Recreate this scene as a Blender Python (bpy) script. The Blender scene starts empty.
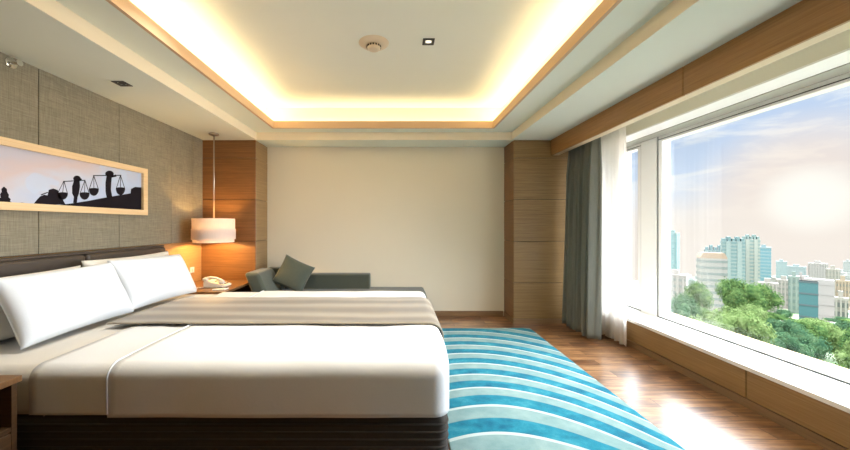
import bpy, bmesh, math, random
from mathutils import Vector, Matrix, noise
random.seed(7)
C = bpy.context.scene
COL = C.collection
R = math.radians
PI = math.pi

# ------------------------------------------------------------------ camera
CH, D0, F, VX, VY = 1.293, 4.8, 338.0, 398.0, 225.0     # eye height, distance of back wall, focal px, vanishing point
U = 1/70.4
cam_d = bpy.data.cameras.new('camera'); cam = bpy.data.objects.new('camera', cam_d); COL.objects.link(cam)
cam.location = (0, 0, CH); cam.rotation_euler = (R(90), 0, 0)
cam_d.sensor_width = 36; cam_d.lens = F/850*36; cam_d.shift_x = (425-VX)/850
cam_d.clip_start = .02; cam_d.clip_end = 5000
C.camera = cam

# ------------------------------------------------------------------ colour management
C.view_settings.view_transform = 'Standard'; C.view_settings.look = 'None'
C.view_settings.gamma = 1; C.view_settings.use_curve_mapping = False
C.view_settings.exposure = 0.12
C.cycles.use_denoising = True
C.cycles.max_bounces = 10; C.cycles.diffuse_bounces = 6; C.cycles.transparent_max_bounces = 12
C.cycles.sample_clamp_indirect = 8
C.cycles.caustics_reflective = False; C.cycles.caustics_refractive = False

# ------------------------------------------------------------------ node helper
class NT:
    def __init__(s, tree): s.t = tree; s.t.nodes.clear()
    def n(s, typ, ins=None, **kw):
        nd = s.t.nodes.new(typ)
        for k, v in kw.items(): setattr(nd, k, v)
        for k, v in (ins or {}).items():
            if isinstance(v, bpy.types.NodeSocket): s.t.links.new(v, nd.inputs[k])
            else: nd.inputs[k].default_value = v
        return nd
    def m(s, op, a, b=0.0, c=None, clamp=False):
        ins = {0: a, 1: b}
        if c is not None: ins[2] = c
        nd = s.n('ShaderNodeMath', ins, operation=op); nd.use_clamp = clamp
        return nd.outputs[0]
    def mix(s, f, a, b, mode='MIX'):
        nd = s.n('ShaderNodeMix', data_type='RGBA', blend_type=mode)
        for i, v in ((0, f), (6, a), (7, b)):
            if isinstance(v, bpy.types.NodeSocket): s.t.links.new(v, nd.inputs[i])
            else: nd.inputs[i].default_value = v if i == 0 else (*v, 1)
        return nd.outputs[2]
    def ramp(s, f, stops, interp='LINEAR'):
        nd = s.n('ShaderNodeValToRGB', {0: f}); cr = nd.color_ramp; cr.interpolation = interp
        while len(cr.elements) < len(stops): cr.elements.new(.5)
        for e, (p, c) in zip(cr.elements, stops): e.position = p; e.color = (*c, 1)
        return nd.outputs[0]
    def smooth(s, v, a, b):
        nd = s.n('ShaderNodeMapRange', {0: v, 1: a, 2: b, 3: 0.0, 4: 1.0}, interpolation_type='SMOOTHSTEP')
        return nd.outputs[0]

# ------------------------------------------------------------------ sky
SKY_FILL = 19.0  # gain of the unseen sky patch added as room fill
SKY_HIGH = 14.0          # sky overhead, out of view, boosted to light the room and floor glare
W = bpy.data.worlds.new('world'); C.world = W; W.use_nodes = True
w = NT(W.node_tree)
tc = w.n('ShaderNodeTexCoord').outputs['Generated']
sp = w.n('ShaderNodeSeparateXYZ', {0: tc}); zz = sp.outputs[2]
sun = Vector((412, 338, 26)).normalized()
dot = w.n('ShaderNodeVectorMath', {0: tc, 1: sun}, operation='DOT_PRODUCT').outputs['Value']
mp = w.n('ShaderNodeMapping', {0: tc, 'Rotation': (0, R(25), 0), 'Scale': (3.2, 3.2, 11)}).outputs[0]
nz = w.n('ShaderNodeTexNoise', {0: mp, 'Scale': 2.2, 'Detail': 7, 'Roughness': .58, 'Distortion': .5}).outputs[0]
nz2 = w.n('ShaderNodeTexNoise', {0: mp, 'Scale': .8, 'Detail': 4}).outputs[0]
blue = w.ramp(w.n('ShaderNodeMapRange', {0: zz, 1: -.15, 2: .45}).outputs[0],
              [(0, (.80, .78, .72)), (.22, (.80, .82, .84)), (.34, (.66, .76, .92)), (.62, (.52, .65, .88)), (.75, (.62, .66, .72)), (1, (.62, .65, .70))])
cloud = w.smooth(nz, .46, .66)
peach = w.smooth(dot, .982, .9995)
ccol = w.mix(peach, (.86, .89, .95), (.96, .84, .76))
base = w.mix(peach, blue, (.88, .76, .70))
skyc = w.mix(w.m('MULTIPLY', cloud, .85), base, ccol)
dark = w.smooth(nz2, .55, .75)
skyc = w.mix(w.m('MULTIPLY', dark, .25), skyc, (.66, .66, .72))
haze = w.m('SUBTRACT', 1.0, w.smooth(zz, -.02, .13))
skyc = w.mix(w.m('MULTIPLY', haze, .9), skyc, (.93, .83, .76))
glow = w.m('POWER', w.smooth(dot, .9965, .9999), 1.5)
skyc = w.mix(w.m('MULTIPLY', glow, .9), skyc, (1.05, 1.0, .93))
bright = w.n('ShaderNodeVectorMath', {0: tc, 1: Vector((1, -.15, .32)).normalized()}, operation='DOT_PRODUCT').outputs['Value']   # unseen bright sky patch on the right, added to light the room
gain = w.m('ADD', 1.0, w.m('MULTIPLY', w.smooth(zz, .235, .42), SKY_HIGH-1))
gain = w.m('ADD', gain, w.m('MULTIPLY', w.smooth(bright, .72, .96), SKY_FILL))
bg = w.n('ShaderNodeBackground', {0: skyc, 1: gain})
w.t.links.new(bg.outputs[0], w.n('ShaderNodeOutputWorld').inputs[0])

# daylight sampling portal in the window opening (adds no light of its own)
def area(name, loc, rot, sx, sy, power, col, spread=180):
    l = bpy.data.lights.new(name, 'AREA'); l.shape = 'RECTANGLE'; l.size = sx; l.size_y = sy
    l.energy = power; l.color = col; l.spread = R(spread)
    o = bpy.data.objects.new(name, l); COL.objects.link(o); o.location = loc; o.rotation_euler = rot
    return o
p = area('window_portal', (2.97, 2.74, 1.27), (0, R(90), 0), 2.0, 3.4, 1, (1, 1, 1))
p.data.cycles.is_portal = True

# ceiling tray outline (metres)
LX0, LX1, LY0, LY1 = -1.545, 1.18, .9, 4.2            # lip
TW = .15                                               # trough width
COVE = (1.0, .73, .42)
COVE_W = 3.9                                           # per metre
zc = 2.545
def cove(name, x, y, ln, along_x, k=1.0):
    o = area(name, (x, y, zc), (R(180), 0, 0), ln if along_x else .05, .05 if along_x else ln, COVE_W*ln*k, COVE)
    return o
cove('cove_strip_light', LX0-.09, 2.55, 3.4, False)
cove('cove_strip_light', LX1+.09, 2.55, 3.4, False)
cove('cove_strip_light', -.18, LY1+.09, 2.7, True, .5)
cove('cove_strip_light', -.18, LY0-.09, 2.7, True)

# ------------------------------------------------------------------ mesh helpers
def obj(name, bm, mat, parent=None, smooth=False, local=False, kind=None, mods=None, recalc=True):
    if recalc: bmesh.ops.recalc_face_normals(bm, faces=bm.faces)
    off = Vector((0, 0, 0))
    if parent is not None:
        q = parent
        while q is not None: off += q.location; q = q.parent
    elif kind is None:
        xs = [v.co.x for v in bm.verts]; ys = [v.co.y for v in bm.verts]; zs = [v.co.z for v in bm.verts]
        off = Vector(((min(xs)+max(xs))/2, (min(ys)+max(ys))/2, min(zs)))
    if not local:
        bmesh.ops.translate(bm, verts=bm.verts, vec=-off)
    me = bpy.data.meshes.new(name); bm.to_mesh(me); bm.free()
    if smooth:
        for f in me.polygons: f.use_smooth = True
    for m_ in (mat if isinstance(mat, (list, tuple)) else [mat]): me.materials.append(m_)
    o = bpy.data.objects.new(name, me); COL.objects.link(o)
    if parent is not None: o.parent = parent
    elif kind is None: o.location = off
    if kind: o['kind'] = kind
    if smooth == 'auto':
        try: me.set_sharp_from_angle(angle=R(40))
        except Exception: pass
    return o

def tag(o, label, cat, group=None, kind=None):
    o['label'] = label; o['category'] = cat
    if group: o['group'] = group
    if kind: o['kind'] = kind
    return o
def thing(name, loc, label, cat, group=None, rz=0):
    o = bpy.data.objects.new(name, None); COL.objects.link(o); o.location = loc; o.rotation_euler = (0, 0, rz)
    o.empty_display_size = .1
    return tag(o, label, cat, group)

def NB(): return bmesh.new()
def box(bm, x0, x1, y0, y1, z0, z1, bev=0, M=None, seg=2, mi=0):
    g = bmesh.ops.create_cube(bm, size=1)
    vs = g['verts']
    for v in vs: v.co = Vector(((x0+x1)/2+v.co.x*(x1-x0), (y0+y1)/2+v.co.y*(y1-y0), (z0+z1)/2+v.co.z*(z1-z0)))
    fs = list({f for v in vs for f in v.link_faces})
    if bev:
        es = list({e for v in vs for e in v.link_edges})
        r = bmesh.ops.bevel(bm, geom=es, offset=bev, segments=seg, affect='EDGES', profile=.5)
        vs = list({v for f in r['faces'] for v in f.verts} | {v for v in vs if v.is_valid})
        fs = list({f for v in vs for f in v.link_faces})
    if M is not None:
        for v in vs: v.co = M @ v.co
    for f in fs: f.material_index = mi
    return bm
def BX(*a, **k): return box(NB(), *a, **k)
def tube(bm, pts, r, n=8, closed=False, rad=None):
    pts = [Vector(p_) for p_ in pts]; rings = []
    up = None
    for i, p_ in enumerate(pts):
        a = pts[max(i-1, 0)]; b = pts[min(i+1, len(pts)-1)]
        t = (b-a).normalized()
        if up is None: up = t.orthogonal().normalized()
        up = (up - t*up.dot(t)).normalized(); sd = t.cross(up)
        rr = rad[i] if rad else r
        rings.append([bm.verts.new(p_ + (up*math.cos(2*PI*k/n)+sd*math.sin(2*PI*k/n))*rr) for k in range(n)])
    for a, b in zip(rings, rings[1:]):
        for k in range(n): bm.faces.new((a[k], a[(k+1) % n], b[(k+1) % n], b[k]))
    bm.faces.new(rings[0][::-1]); bm.faces.new(rings[-1])
    return bm
def lathe(bm, prof, loc, n=32, M=None, caps=True):
    rings = []
    for (r, z) in prof:
        ring = []
        for k in range(n):
            v = Vector((r*math.cos(2*PI*k/n), r*math.sin(2*PI*k/n), z))
            if M is not None: v = M @ v
            ring.append(bm.verts.new(v+Vector(loc)))
        rings.append(ring)
    for a, b in zip(rings, rings[1:]):
        for k in range(n): bm.faces.new((a[k], a[(k+1) % n], b[(k+1) % n], b[k]))
    if caps: bm.faces.new(rings[0][::-1]); bm.faces.new(rings[-1])
    return bm
def prism(bm, poly, axis, a, b, mi=0):
    """poly in the two other axes, extruded along axis from a to b"""
    def mk(p_, t):
        return {'x': (t, p_[0], p_[1]), 'y': (p_[0], t, p_[1]), 'z': (p_[0], p_[1], t)}[axis]
    A = [bm.verts.new(mk(p_, a)) for p_ in poly]; B = [bm.verts.new(mk(p_, b)) for p_ in poly]
    n = len(poly); fs = [bm.faces.new(A), bm.faces.new(B[::-1])]
    for k in range(n): fs.append(bm.faces.new((A[k], B[k], B[(k+1) % n], A[(k+1) % n])))
    for f in fs: f.material_index = mi
    return bm
def rbox(x0, x1, y0, y1, z0, z1, r, step=.06, openb=False, fn=None, rz=None):
    """soft box with rounded edges and a dense skin"""
    rz = rz or r
    def ax(lo, hi, rr):
        e = [lo+rr*(1-math.cos(k*PI/12)) if False else lo+rr*k/6 for k in range(7)]
        n = max(2, int((hi-lo-2*rr)/step)); mid = [lo+rr+(hi-lo-2*rr)*k/n for k in range(1, n)]
        return e+mid+[hi-rr*k/6 for k in range(6, -1, -1)]
    X, Y, Z = ax(x0, x1, r), ax(y0, y1, r), ax(z0, z1, rz)
    bm = NB(); cache = {}
    def V(x, y, z):
        k = (round(x, 5), round(y, 5), round(z, 5))
        if k in cache: return cache[k]
        c = Vector((min(max(x, x0+r), x1-r), min(max(y, y0+r), y1-r), min(max(z, z0+rz), z1-rz)))
        d = Vector(((x-c.x)/r, (y-c.y)/r, (z-c.z)/rz))
        if d.length > 1e-6:
            # cube -> sphere mapping keeps the rings even
            a, b, g = d
            d = Vector((a*math.sqrt(max(0, 1-b*b/2-g*g/2+b*b*g*g/3)), b*math.sqrt(max(0, 1-a*a/2-g*g/2+a*a*g*g/3)), g*math.sqrt(max(0, 1-a*a/2-b*b/2+a*a*b*b/3))))
        p_ = Vector((c.x+d.x*r, c.y+d.y*r, c.z+d.z*rz))
        if fn: p_ = fn(p_, d)
        cache[k] = bm.verts.new(p_); return cache[k]
    def grid(A, B, f):
        for i in range(len(A)-1):
            for j in range(len(B)-1):
                bm.faces.new((f(A[i], B[j]), f(A[i+1], B[j]), f(A[i+1], B[j+1]), f(A[i], B[j+1])))
    grid(X, Y, lambda a, b: V(a, b, z1))
    if not openb: grid(X, Y, lambda a, b: V(a, b, z0))
    grid(X, Z, lambda a, b: V(a, y0, b)); grid(X, Z, lambda a, b: V(a, y1, b))
    grid(Y, Z, lambda a, b: V(x0, a, b)); grid(Y, Z, lambda a, b: V(x1, a, b))
    return bm
def at(px, py, Y): return Vector(((px-VX)*Y/F, Y, CH-(py-VY)*Y/F))

# ------------------------------------------------------------------ materials
def mat(name, build):
    m_ = bpy.data.materials.new(name); m_.use_nodes = True
    t = NT(m_.node_tree); sh = build(t)
    t.t.links.new(sh, t.n('ShaderNodeOutputMaterial').inputs[0])
    return m_
def pbr(t, col, rough=.5, **k):
    ins = {'Roughness': rough}
    ins['Base Color'] = col if isinstance(col, bpy.types.NodeSocket) else (*col, 1)
    ins.update(k)
    return t.n('ShaderNodeBsdfPrincipled', ins).outputs[0]
def bump(t, h, s=.3, d=.01): return t.n('ShaderNodeBump', {'Height': h, 'Strength': s, 'Distance': d}).outputs[0]
def ocoord(t, scale=(1, 1, 1)):
    g = t.n('ShaderNodeNewGeometry').outputs['Position']
    return t.n('ShaderNodeMapping', {0: g, 'Scale': scale}).outputs[0]
def plain(name, col, rough=.5, var=.06, nscale=8, bmp=0, metal=0, **k):
    def b(t):
        n_ = t.n('ShaderNodeTexNoise', {0: ocoord(t), 'Scale': nscale, 'Detail': 4}).outputs[0]
        c = t.mix(n_, tuple(x*(1-var) for x in col), tuple(min(1, x*(1+var)) for x in col))
        kk = dict(k); kk['Metallic'] = metal
        if bmp: kk['Normal'] = bump(t, t.n('ShaderNodeTexNoise', {0: ocoord(t), 'Scale': nscale*20}).outputs[0], bmp, .003)
        return pbr(t, c, rough, **kk)
    return mat(name, b)
def wood(name, c1, c2, scale=(1.2, 1.2, 55), rough=.38, **k):
    def b(t):
        co = ocoord(t, scale)
        n1 = t.n('ShaderNodeTexNoise', {0: co, 'Scale': 1.6, 'Detail': 5, 'Roughness': .65, 'Distortion': .35}).outputs[0]
        n2 = t.n('ShaderNodeTexNoise', {0: ocoord(t, tuple(s_*3.1 for s_ in scale)), 'Scale': 2.3, 'Detail': 3}).outputs[0]
        f = t.m('ADD', t.m('MULTIPLY', n1, .7), t.m('MULTIPLY', n2, .3))
        c = t.ramp(f, [(.30, c1), (.52, tuple((a+b_)/2 for a, b_ in zip(c1, c2))), (.70, c2)])
        return pbr(t, c, rough, Normal=bump(t, f, .15, .002), **k)
    return mat(name, b)

M = {}
M['wood_h'] = wood('oak_veneer', (.25, .14, .05), (.42, .27, .115))
M['wood_f'] = wood('fascia_veneer', (.27, .125, .035), (.46, .235, .075))
M['wood_col'] = wood('column_veneer', (.20, .118, .048), (.38, .245, .105))  # column wood in the tone of its lit faces
M['wood_dark'] = plain('seam_shadow_gap', (.03, .016, .008), .7)
M['wood_top'] = wood('nightstand_wood', (.12, .055, .022), (.24, .125, .05), (1.2, 40, 1.2), .3)
M['wood_ns'] = wood('dark_oak_veneer', (.055, .027, .012), (.12, .065, .028))
M['wood_col2'] = wood('reddish_column_veneer', (.14, .060, .020), (.29, .14, .048))  # same column wood, shade put into a darker, redder colour for the unlit faces
M['base_trim'] = wood('skirting_wood', (.20, .12, .06), (.34, .21, .11))
M['paint'] = plain('ceiling_paint', (.87, .88, .78), .75, .01)
M['paint_step'] = plain('step_paint', (.86, .76, .58), .7, .01)  # warm light on the upright step is put into its colour
M['paint_lip'] = plain('lip_paint', (.66, .45, .27), .7, .01)  # orange bounce light of the cove is put into the lip colour
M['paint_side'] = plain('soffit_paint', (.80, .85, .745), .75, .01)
M['backwall'] = plain('cream_wall_paint', (.80, .735, .60), .7, .015, 3)
M['white_frame'] = plain('white_window_frame', (.95, .955, .94), .35, .01)
M['sill'] = plain('white_stone_sill', (.94, .93, .90), .3, .01)
M['gasket'] = plain('black_gasket', (.03, .035, .04), .5)
M['alu'] = plain('grey_aluminium', (.36, .36, .31), .45, .03, metal=0)
M['reveal'] = plain('window_reveal_paint', (.76, .73, .62), .6, .02)
M['sheet'] = plain('white_cotton', (.72, .725, .73), .85, .015, 5, .15, **{'Sheen Weight': .2})
M['sheet2'] = plain('cream_cotton', (.66, .63, .58), .85, .015, 5, .15)
M['pillowcase'] = plain('white_pillowcase', (.71, .745, .78), .85, .015, 5, .15)
M['pillow_back'] = plain('ivory_pillowcase', (.80, .77, .70), .85, .015, 5, .15)
M['skirt'] = plain('bed_base_fabric', (.050, .041, .033), .9, .12, 30, .3)
M['leather'] = plain('brown_leather', (.060, .046, .036), .42, .04, 14, .05)
M['chaise'] = plain('charcoal_green_fabric', (.058, .068, .050), .9, .12, 60, .3, **{'Sheen Weight': .25})
M['cushion'] = plain('green_grey_cushion_fabric', (.070, .085, .064), .85, .12, 60, .3, **{'Sheen Weight': .3})
M['chrome'] = plain('chrome', (.75, .74, .70), .15, .02, metal=1)
M['steel'] = plain('brushed_steel', (.55, .50, .44), .3, .05, metal=1)
M['phone'] = plain('cream_plastic', (.74, .70, .62), .35, .02)
M['phone_dark'] = plain('dark_plastic', (.05, .05, .05), .4)
M['paper'] = plain('white_paper', (.85, .84, .80), .8, .02)
M['black'] = plain('black_metal', (.025, .025, .025), .4)
M['detector'] = plain('detector_plastic', (.74, .62, .46), .5, .03)
M['art_frame'] = wood('pale_wood_frame', (.66, .46, .25), (.80, .60, .36), (1.2, 1.2, 60), .45)
M['silhouette'] = plain('black_print_ink', (.010, .008, .012), .7, .5, 6, **{'Specular IOR Level': .1})

def wallpaper(t):
    g = t.n('ShaderNodeNewGeometry').outputs['Position']
    a = t.n('ShaderNodeTexNoise', {0: t.n('ShaderNodeMapping', {0: g, 'Scale': (1, 6, 160)}).outputs[0], 'Scale': 1.4, 'Detail': 4, 'Roughness': .7}).outputs[0]
    b_ = t.n('ShaderNodeTexNoise', {0: t.n('ShaderNodeMapping', {0: g, 'Scale': (1, 130, 8)}).outputs[0], 'Scale': 1.4, 'Detail': 3}).outputs[0]
    f = t.m('ADD', t.m('MULTIPLY', a, .62), t.m('MULTIPLY', b_, .38))
    c = t.ramp(f, [(.30, (.13, .113, .075)), (.5, (.215, .192, .135)), (.70, (.30, .27, .20))])
    return pbr(t, c, .75, Normal=bump(t, f, .35, .002))
M['wallpaper'] = mat('woven_grasscloth', wallpaper)

def floor_m(t):
    g = t.n('ShaderNodeNewGeometry').outputs['Position']
    sx = t.n('ShaderNodeSeparateXYZ', {0: g})
    br = t.n('ShaderNodeTexBrick', {0: g, 'Color1': (.0, 0, 0, 1), 'Color2': (1, 1, 1, 1), 'Mortar': (.5, .5, .5, 1), 'Scale': 1, 'Mortar Size': .0022, 'Brick Width': 1.15, 'Row Height': .12, 'Bias': 0}, offset=.37)
    tone = br.outputs['Color']
    off = t.n('ShaderNodeVectorMath', {0: g, 1: t.n('ShaderNodeCombineXYZ', {0: t.m('MULTIPLY', tone, 7.0), 1: t.m('MULTIPLY', tone, 3.0)}).outputs[0]}, operation='ADD').outputs[0]
    n1 = t.n('ShaderNodeTexNoise', {0: t.n('ShaderNodeMapping', {0: off, 'Scale': (1.6, 16, 1)}).outputs[0], 'Scale': 1.5, 'Detail': 7, 'Roughness': .68, 'Distortion': .8}).outputs[0]
    n2 = t.n('ShaderNodeTexNoise', {0: t.n('ShaderNodeMapping', {0: off, 'Scale': (2.5, 5, 1)}).outputs[0], 'Scale': 1.3, 'Detail': 5}).outputs[0]
    f = t.m('ADD', t.m('ADD', t.m('MULTIPLY', n1, .62), t.m('MULTIPLY', n2, .38)), t.m('MULTIPLY', t.m('SUBTRACT', tone, .5), .10))
    c = t.ramp(f, [(.36, (.055, .022, .010)), (.45, (.17, .07, .027)), (.55, (.34, .165, .068)), (.68, (.56, .32, .15))])
    c = t.mix(br.outputs['Fac'], c, (.03, .015, .008))
    rough = t.m('ADD', .27, t.m('MULTIPLY', n1, .10))
    return pbr(t, c, rough, Normal=bump(t, t.m('SUBTRACT', n1, br.outputs['Fac']), .03, .001), **{'Coat Weight': .9, 'Coat Roughness': .24, 'Coat IOR': 2.0})
M['floor'] = mat('brown_plank_floor', floor_m)

def rug_m(t):
    g = t.n('ShaderNodeNewGeometry').outputs['Position']
    s = t.n('ShaderNodeSeparateXYZ', {0: g}); X, Y = s.outputs[0], s.outputs[1]
    wob = t.n('ShaderNodeTexNoise', {0: g, 'Scale': 1.1, 'Detail': 1}).outputs[0]
    far = t.m('MAXIMUM', t.m('SUBTRACT', Y, 2.0), 0)
    dx = t.m('SUBTRACT', t.m('SUBTRACT', X, .62), t.m('MULTIPLY', far, .06))
    ss = t.m('ADD', Y, t.m('MULTIPLY', t.m('MULTIPLY', dx, dx), t.m('SUBTRACT', .74, t.m('MULTIPLY', far, .17))))
    ss = t.m('ADD', ss, t.m('MULTIPLY', t.m('SUBTRACT', wob, .5), .05))
    ph = t.m('ADD', t.m('MULTIPLY', ss, 4.24), t.m('MULTIPLY', t.m('MAXIMUM', t.m('SUBTRACT', 2.5, ss), 0), 1.1))
    fr = t.m('FRACT', t.m('ADD', ph, -.28))
    mott = t.n('ShaderNodeTexNoise', {0: g, 'Scale': 9, 'Detail': 5, 'Roughness': .65}).outputs[0]
    big = t.n('ShaderNodeTexNoise', {0: t.n('ShaderNodeMapping', {0: g, 'Scale': (1, 3, 1)}).outputs[0], 'Scale': 2.5, 'Detail': 3}).outputs[0]
    mm = t.m('ADD', t.m('MULTIPLY', mott, .6), t.m('MULTIPLY', big, .4))
    bl = t.ramp(mm, [(.36, (.002, .11, .19)), (.52, (.010, .195, .28)), (.66, (.05, .28, .35))])
    gr = t.ramp(mm, [(.36, (.155, .275, .28)), (.64, (.25, .36, .355))])
    edge = t.smooth(fr, .49, .52)
    c = t.mix(edge, bl, gr)
    wl = t.m('ADD', t.m('LESS_THAN', fr, .035), t.m('GREATER_THAN', fr, .945), clamp=True)
    c = t.mix(wl, c, (.44, .54, .53))
    fz = t.n('ShaderNodeTexNoise', {0: g, 'Scale': 350, 'Detail': 2}).outputs[0]
    c = t.mix(.25, c, t.mix(fz, (.6, .6, .6), (1.3, 1.3, 1.3)), 'MULTIPLY')
    return pbr(t, c, .9, Normal=bump(t, t.m('ADD', fz, t.m('MULTIPLY', wl, 2)), .5, .004), **{'Sheen Weight': .05, 'Specular IOR Level': .15})
M['rug'] = mat('wave_striped_wool', rug_m)
M['rug_edge'] = plain('rug_binding', (.10, .30, .38), .9)

def runner_m(t):
    g = t.n('ShaderNodeNewGeometry').outputs['Position']
    s = t.n('ShaderNodeSeparateXYZ', {0: g})
    n_ = t.n('ShaderNodeTexNoise', {0: t.n('ShaderNodeMapping', {0: g, 'Scale': (.35, 1, .2)}).outputs[0], 'Scale': 2, 'Detail': 2}).outputs[0]
    wv = t.m('SINE', t.m('MULTIPLY', t.m('ADD', s.outputs[1], t.m('MULTIPLY', n_, .22)), 25.0))
    f = t.m('ADD', t.m('MULTIPLY', wv, .5), .5)
    th = t.n('ShaderNodeTexNoise', {0: t.n('ShaderNodeMapping', {0: g, 'Scale': (8, 240, 8)}).outputs[0], 'Scale': 1.5, 'Detail': 2}).outputs[0]
    f = t.m('ADD', t.m('MULTIPLY', f, .75), t.m('MULTIPLY', th, .25))
    c = t.ramp(f, [(.15, (.15, .12, .082)), (.5, (.21, .175, .122)), (.85, (.29, .25, .185))])
    return pbr(t, c, .6, Normal=bump(t, th, .3, .002), **{'Sheen Weight': .3})
M['runner'] = mat('satin_striped_runner', runner_m)

def curtain_m(t):
    g = t.n('ShaderNodeNewGeometry').outputs['Position']
    n_ = t.n('ShaderNodeTexNoise', {0: t.n('ShaderNodeMapping', {0: g, 'Scale': (60, 60, 4)}).outputs[0], 'Scale': 2, 'Detail': 3}).outputs[0]
    c = t.mix(n_, (.15, .165, .145), (.26, .265, .225))
    a = pbr(t, c, .8, **{'Sheen Weight': .2})
    tr = t.n('ShaderNodeBsdfTranslucent', {0: (.16, .17, .15, 1)}).outputs[0]
    return t.n('ShaderNodeMixShader', {0: .15, 1: a, 2: tr}).outputs[0]
M['curtain'] = mat('grey_green_curtain', curtain_m)
def sheer_m(t):
    g = t.n('ShaderNodeNewGeometry').outputs['Position']
    n_ = t.n('ShaderNodeTexNoise', {0: t.n('ShaderNodeMapping', {0: g, 'Scale': (200, 200, 40)}).outputs[0], 'Scale': 2}).outputs[0]
    c = t.mix(n_, (.90, .86, .80), (.97, .94, .90))
    d = t.n('ShaderNodeBsdfDiffuse', {0: c}).outputs[0]
    tr = t.n('ShaderNodeBsdfTranslucent', {0: c}).outputs[0]
    m1 = t.n('ShaderNodeMixShader', {0: .62, 1: d, 2: tr}).outputs[0]
    return t.n('ShaderNodeMixShader', {0: .15, 1: m1, 2: t.n('ShaderNodeBsdfTransparent').outputs[0]}).outputs[0]
M['sheer'] = mat('white_sheer_voile', sheer_m)
def glass_m(t):
    fr = t.n('ShaderNodeFresnel', {0: 1.35}).outputs[0]
    g = t.n('ShaderNodeBsdfGlossy', {0: (1, 1, 1, 1), 'Roughness': .0}).outputs[0]
    tr = t.n('ShaderNodeBsdfTransparent', {0: (.97, .985, .98, 1)}).outputs[0]
    return t.n('ShaderNodeMixShader', {0: t.m('MULTIPLY', fr, .12), 1: tr, 2: g}).outputs[0]
M['glass'] = mat('window_glass', glass_m)
def shade_m(t):
    g = t.n('ShaderNodeNewGeometry').outputs['Position']
    n_ = t.n('ShaderNodeTexNoise', {0: t.n('ShaderNodeMapping', {0: g, 'Scale': (90, 90, 6)}).outputs[0], 'Scale': 2}).outputs[0]
    c = t.mix(n_, (.80, .70, .64), (.90, .82, .77))
    d = t.n('ShaderNodeBsdfDiffuse', {0: c}).outputs[0]; tr = t.n('ShaderNodeBsdfTranslucent', {0: c}).outputs[0]
    return t.n('ShaderNodeMixShader', {0: .30, 1: d, 2: tr}).outputs[0]
M['shade'] = mat('pleated_lamp_fabric', shade_m)
def emis(name, col, s):
    return mat(name, lambda t: t.n('ShaderNodeEmission', {0: (*col, 1), 1: s}).outputs[0])
M['lens'] = emis('lit_lamp_lens', (1, .9, .72), 1.6)
M['bulb'] = emis('lit_bulb', (1, .75, .45), 6)
def print_m(t):
    g = t.n('ShaderNodeNewGeometry').outputs['Position']
    s = t.n('ShaderNodeSeparateXYZ', {0: g})
    n_ = t.n('ShaderNodeTexNoise', {0: t.n('ShaderNodeMapping', {0: g, 'Scale': (1, 1.6, 3.4)}).outputs[0], 'Scale': 2.0, 'Detail': 2, 'Distortion': .6}).outputs[0]
    dg = t.m('SUBTRACT', t.m('MULTIPLY', t.m('SUBTRACT', s.outputs[2], 1.40), 1.6), t.m('MULTIPLY', t.m('SUBTRACT', s.outputs[1], 2.2), .55))
    f = t.m('ADD', t.m('MULTIPLY', n_, .55), dg)
    c = t.ramp(f, [(.18, (.42, .50, .68)), (.40, (.50, .52, .62)), (.62, (.55, .45, .46)), (.85, (.47, .45, .52))])
    bl = t.smooth(t.n('ShaderNodeTexNoise', {0: t.n('ShaderNodeMapping', {0: g, 'Location': (0, .3, .1), 'Scale': (1, 2.4, 4)}).outputs[0], 'Scale': 1.5}).outputs[0], .56, .60)
    c = t.mix(t.m('MULTIPLY', bl, .6), c, (.45, .55, .72))
    return pbr(t, c, .45)
M['print'] = mat('printed_sky', print_m)

# ------------------------------------------------------------------ room shell
XL, XW = -2.54, 2.47                # left wall face, window wall inner face
XG = 2.81                           # frame face
YB, YF = 4.8, -2.2
H1, H2, HL, HC = 2.40, 2.50, 2.585, 2.80
S1L, S1R, S1B, S1F = -1.84, 1.48, 4.40, .6
def ST(name, bm, m_, parent=None, **k): return obj(name, bm, m_, parent, kind='structure' if parent is None else None, **k)

ST('floor', BX(XL-.3, XG+.1, YF-.2, YB+.2, -.2, 0), M['floor'])
ST('wall_back', BX(XL-.3, XG+.1, YB, YB+.2, 0, 3.0), M['backwall'])
ST('wall_front', BX(XL-.3, XG+.1, YF-.2, YF, 0, 3.0), plain('dim_brown_wall', (.06, .04, .025), .7))
ST('wall_left', BX(XL-.3, XL-.03, YF, YB, 0, 3.0), M['wood_dark'])
# woven wall panels with fine joints, above the timber dado
seams = [YF, -.42, .29, .99, 1.69, 2.39, 3.08, 3.785, 4.19, 4.398]
for a, b in zip(seams, seams[1:]):
    ST('trim_wall_panel', BX(XL-.03, XL, a+.002, b-.002, 1.088, H1+.02, bev=.002, seg=1), M['wallpaper'])
ST('trim_wall_dado', BX(XL-.03, XL-.018, YF, 4.398, 0, 1.084), wood('dado_veneer', (.30, .15, .05), (.50, .29, .12)))

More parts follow.
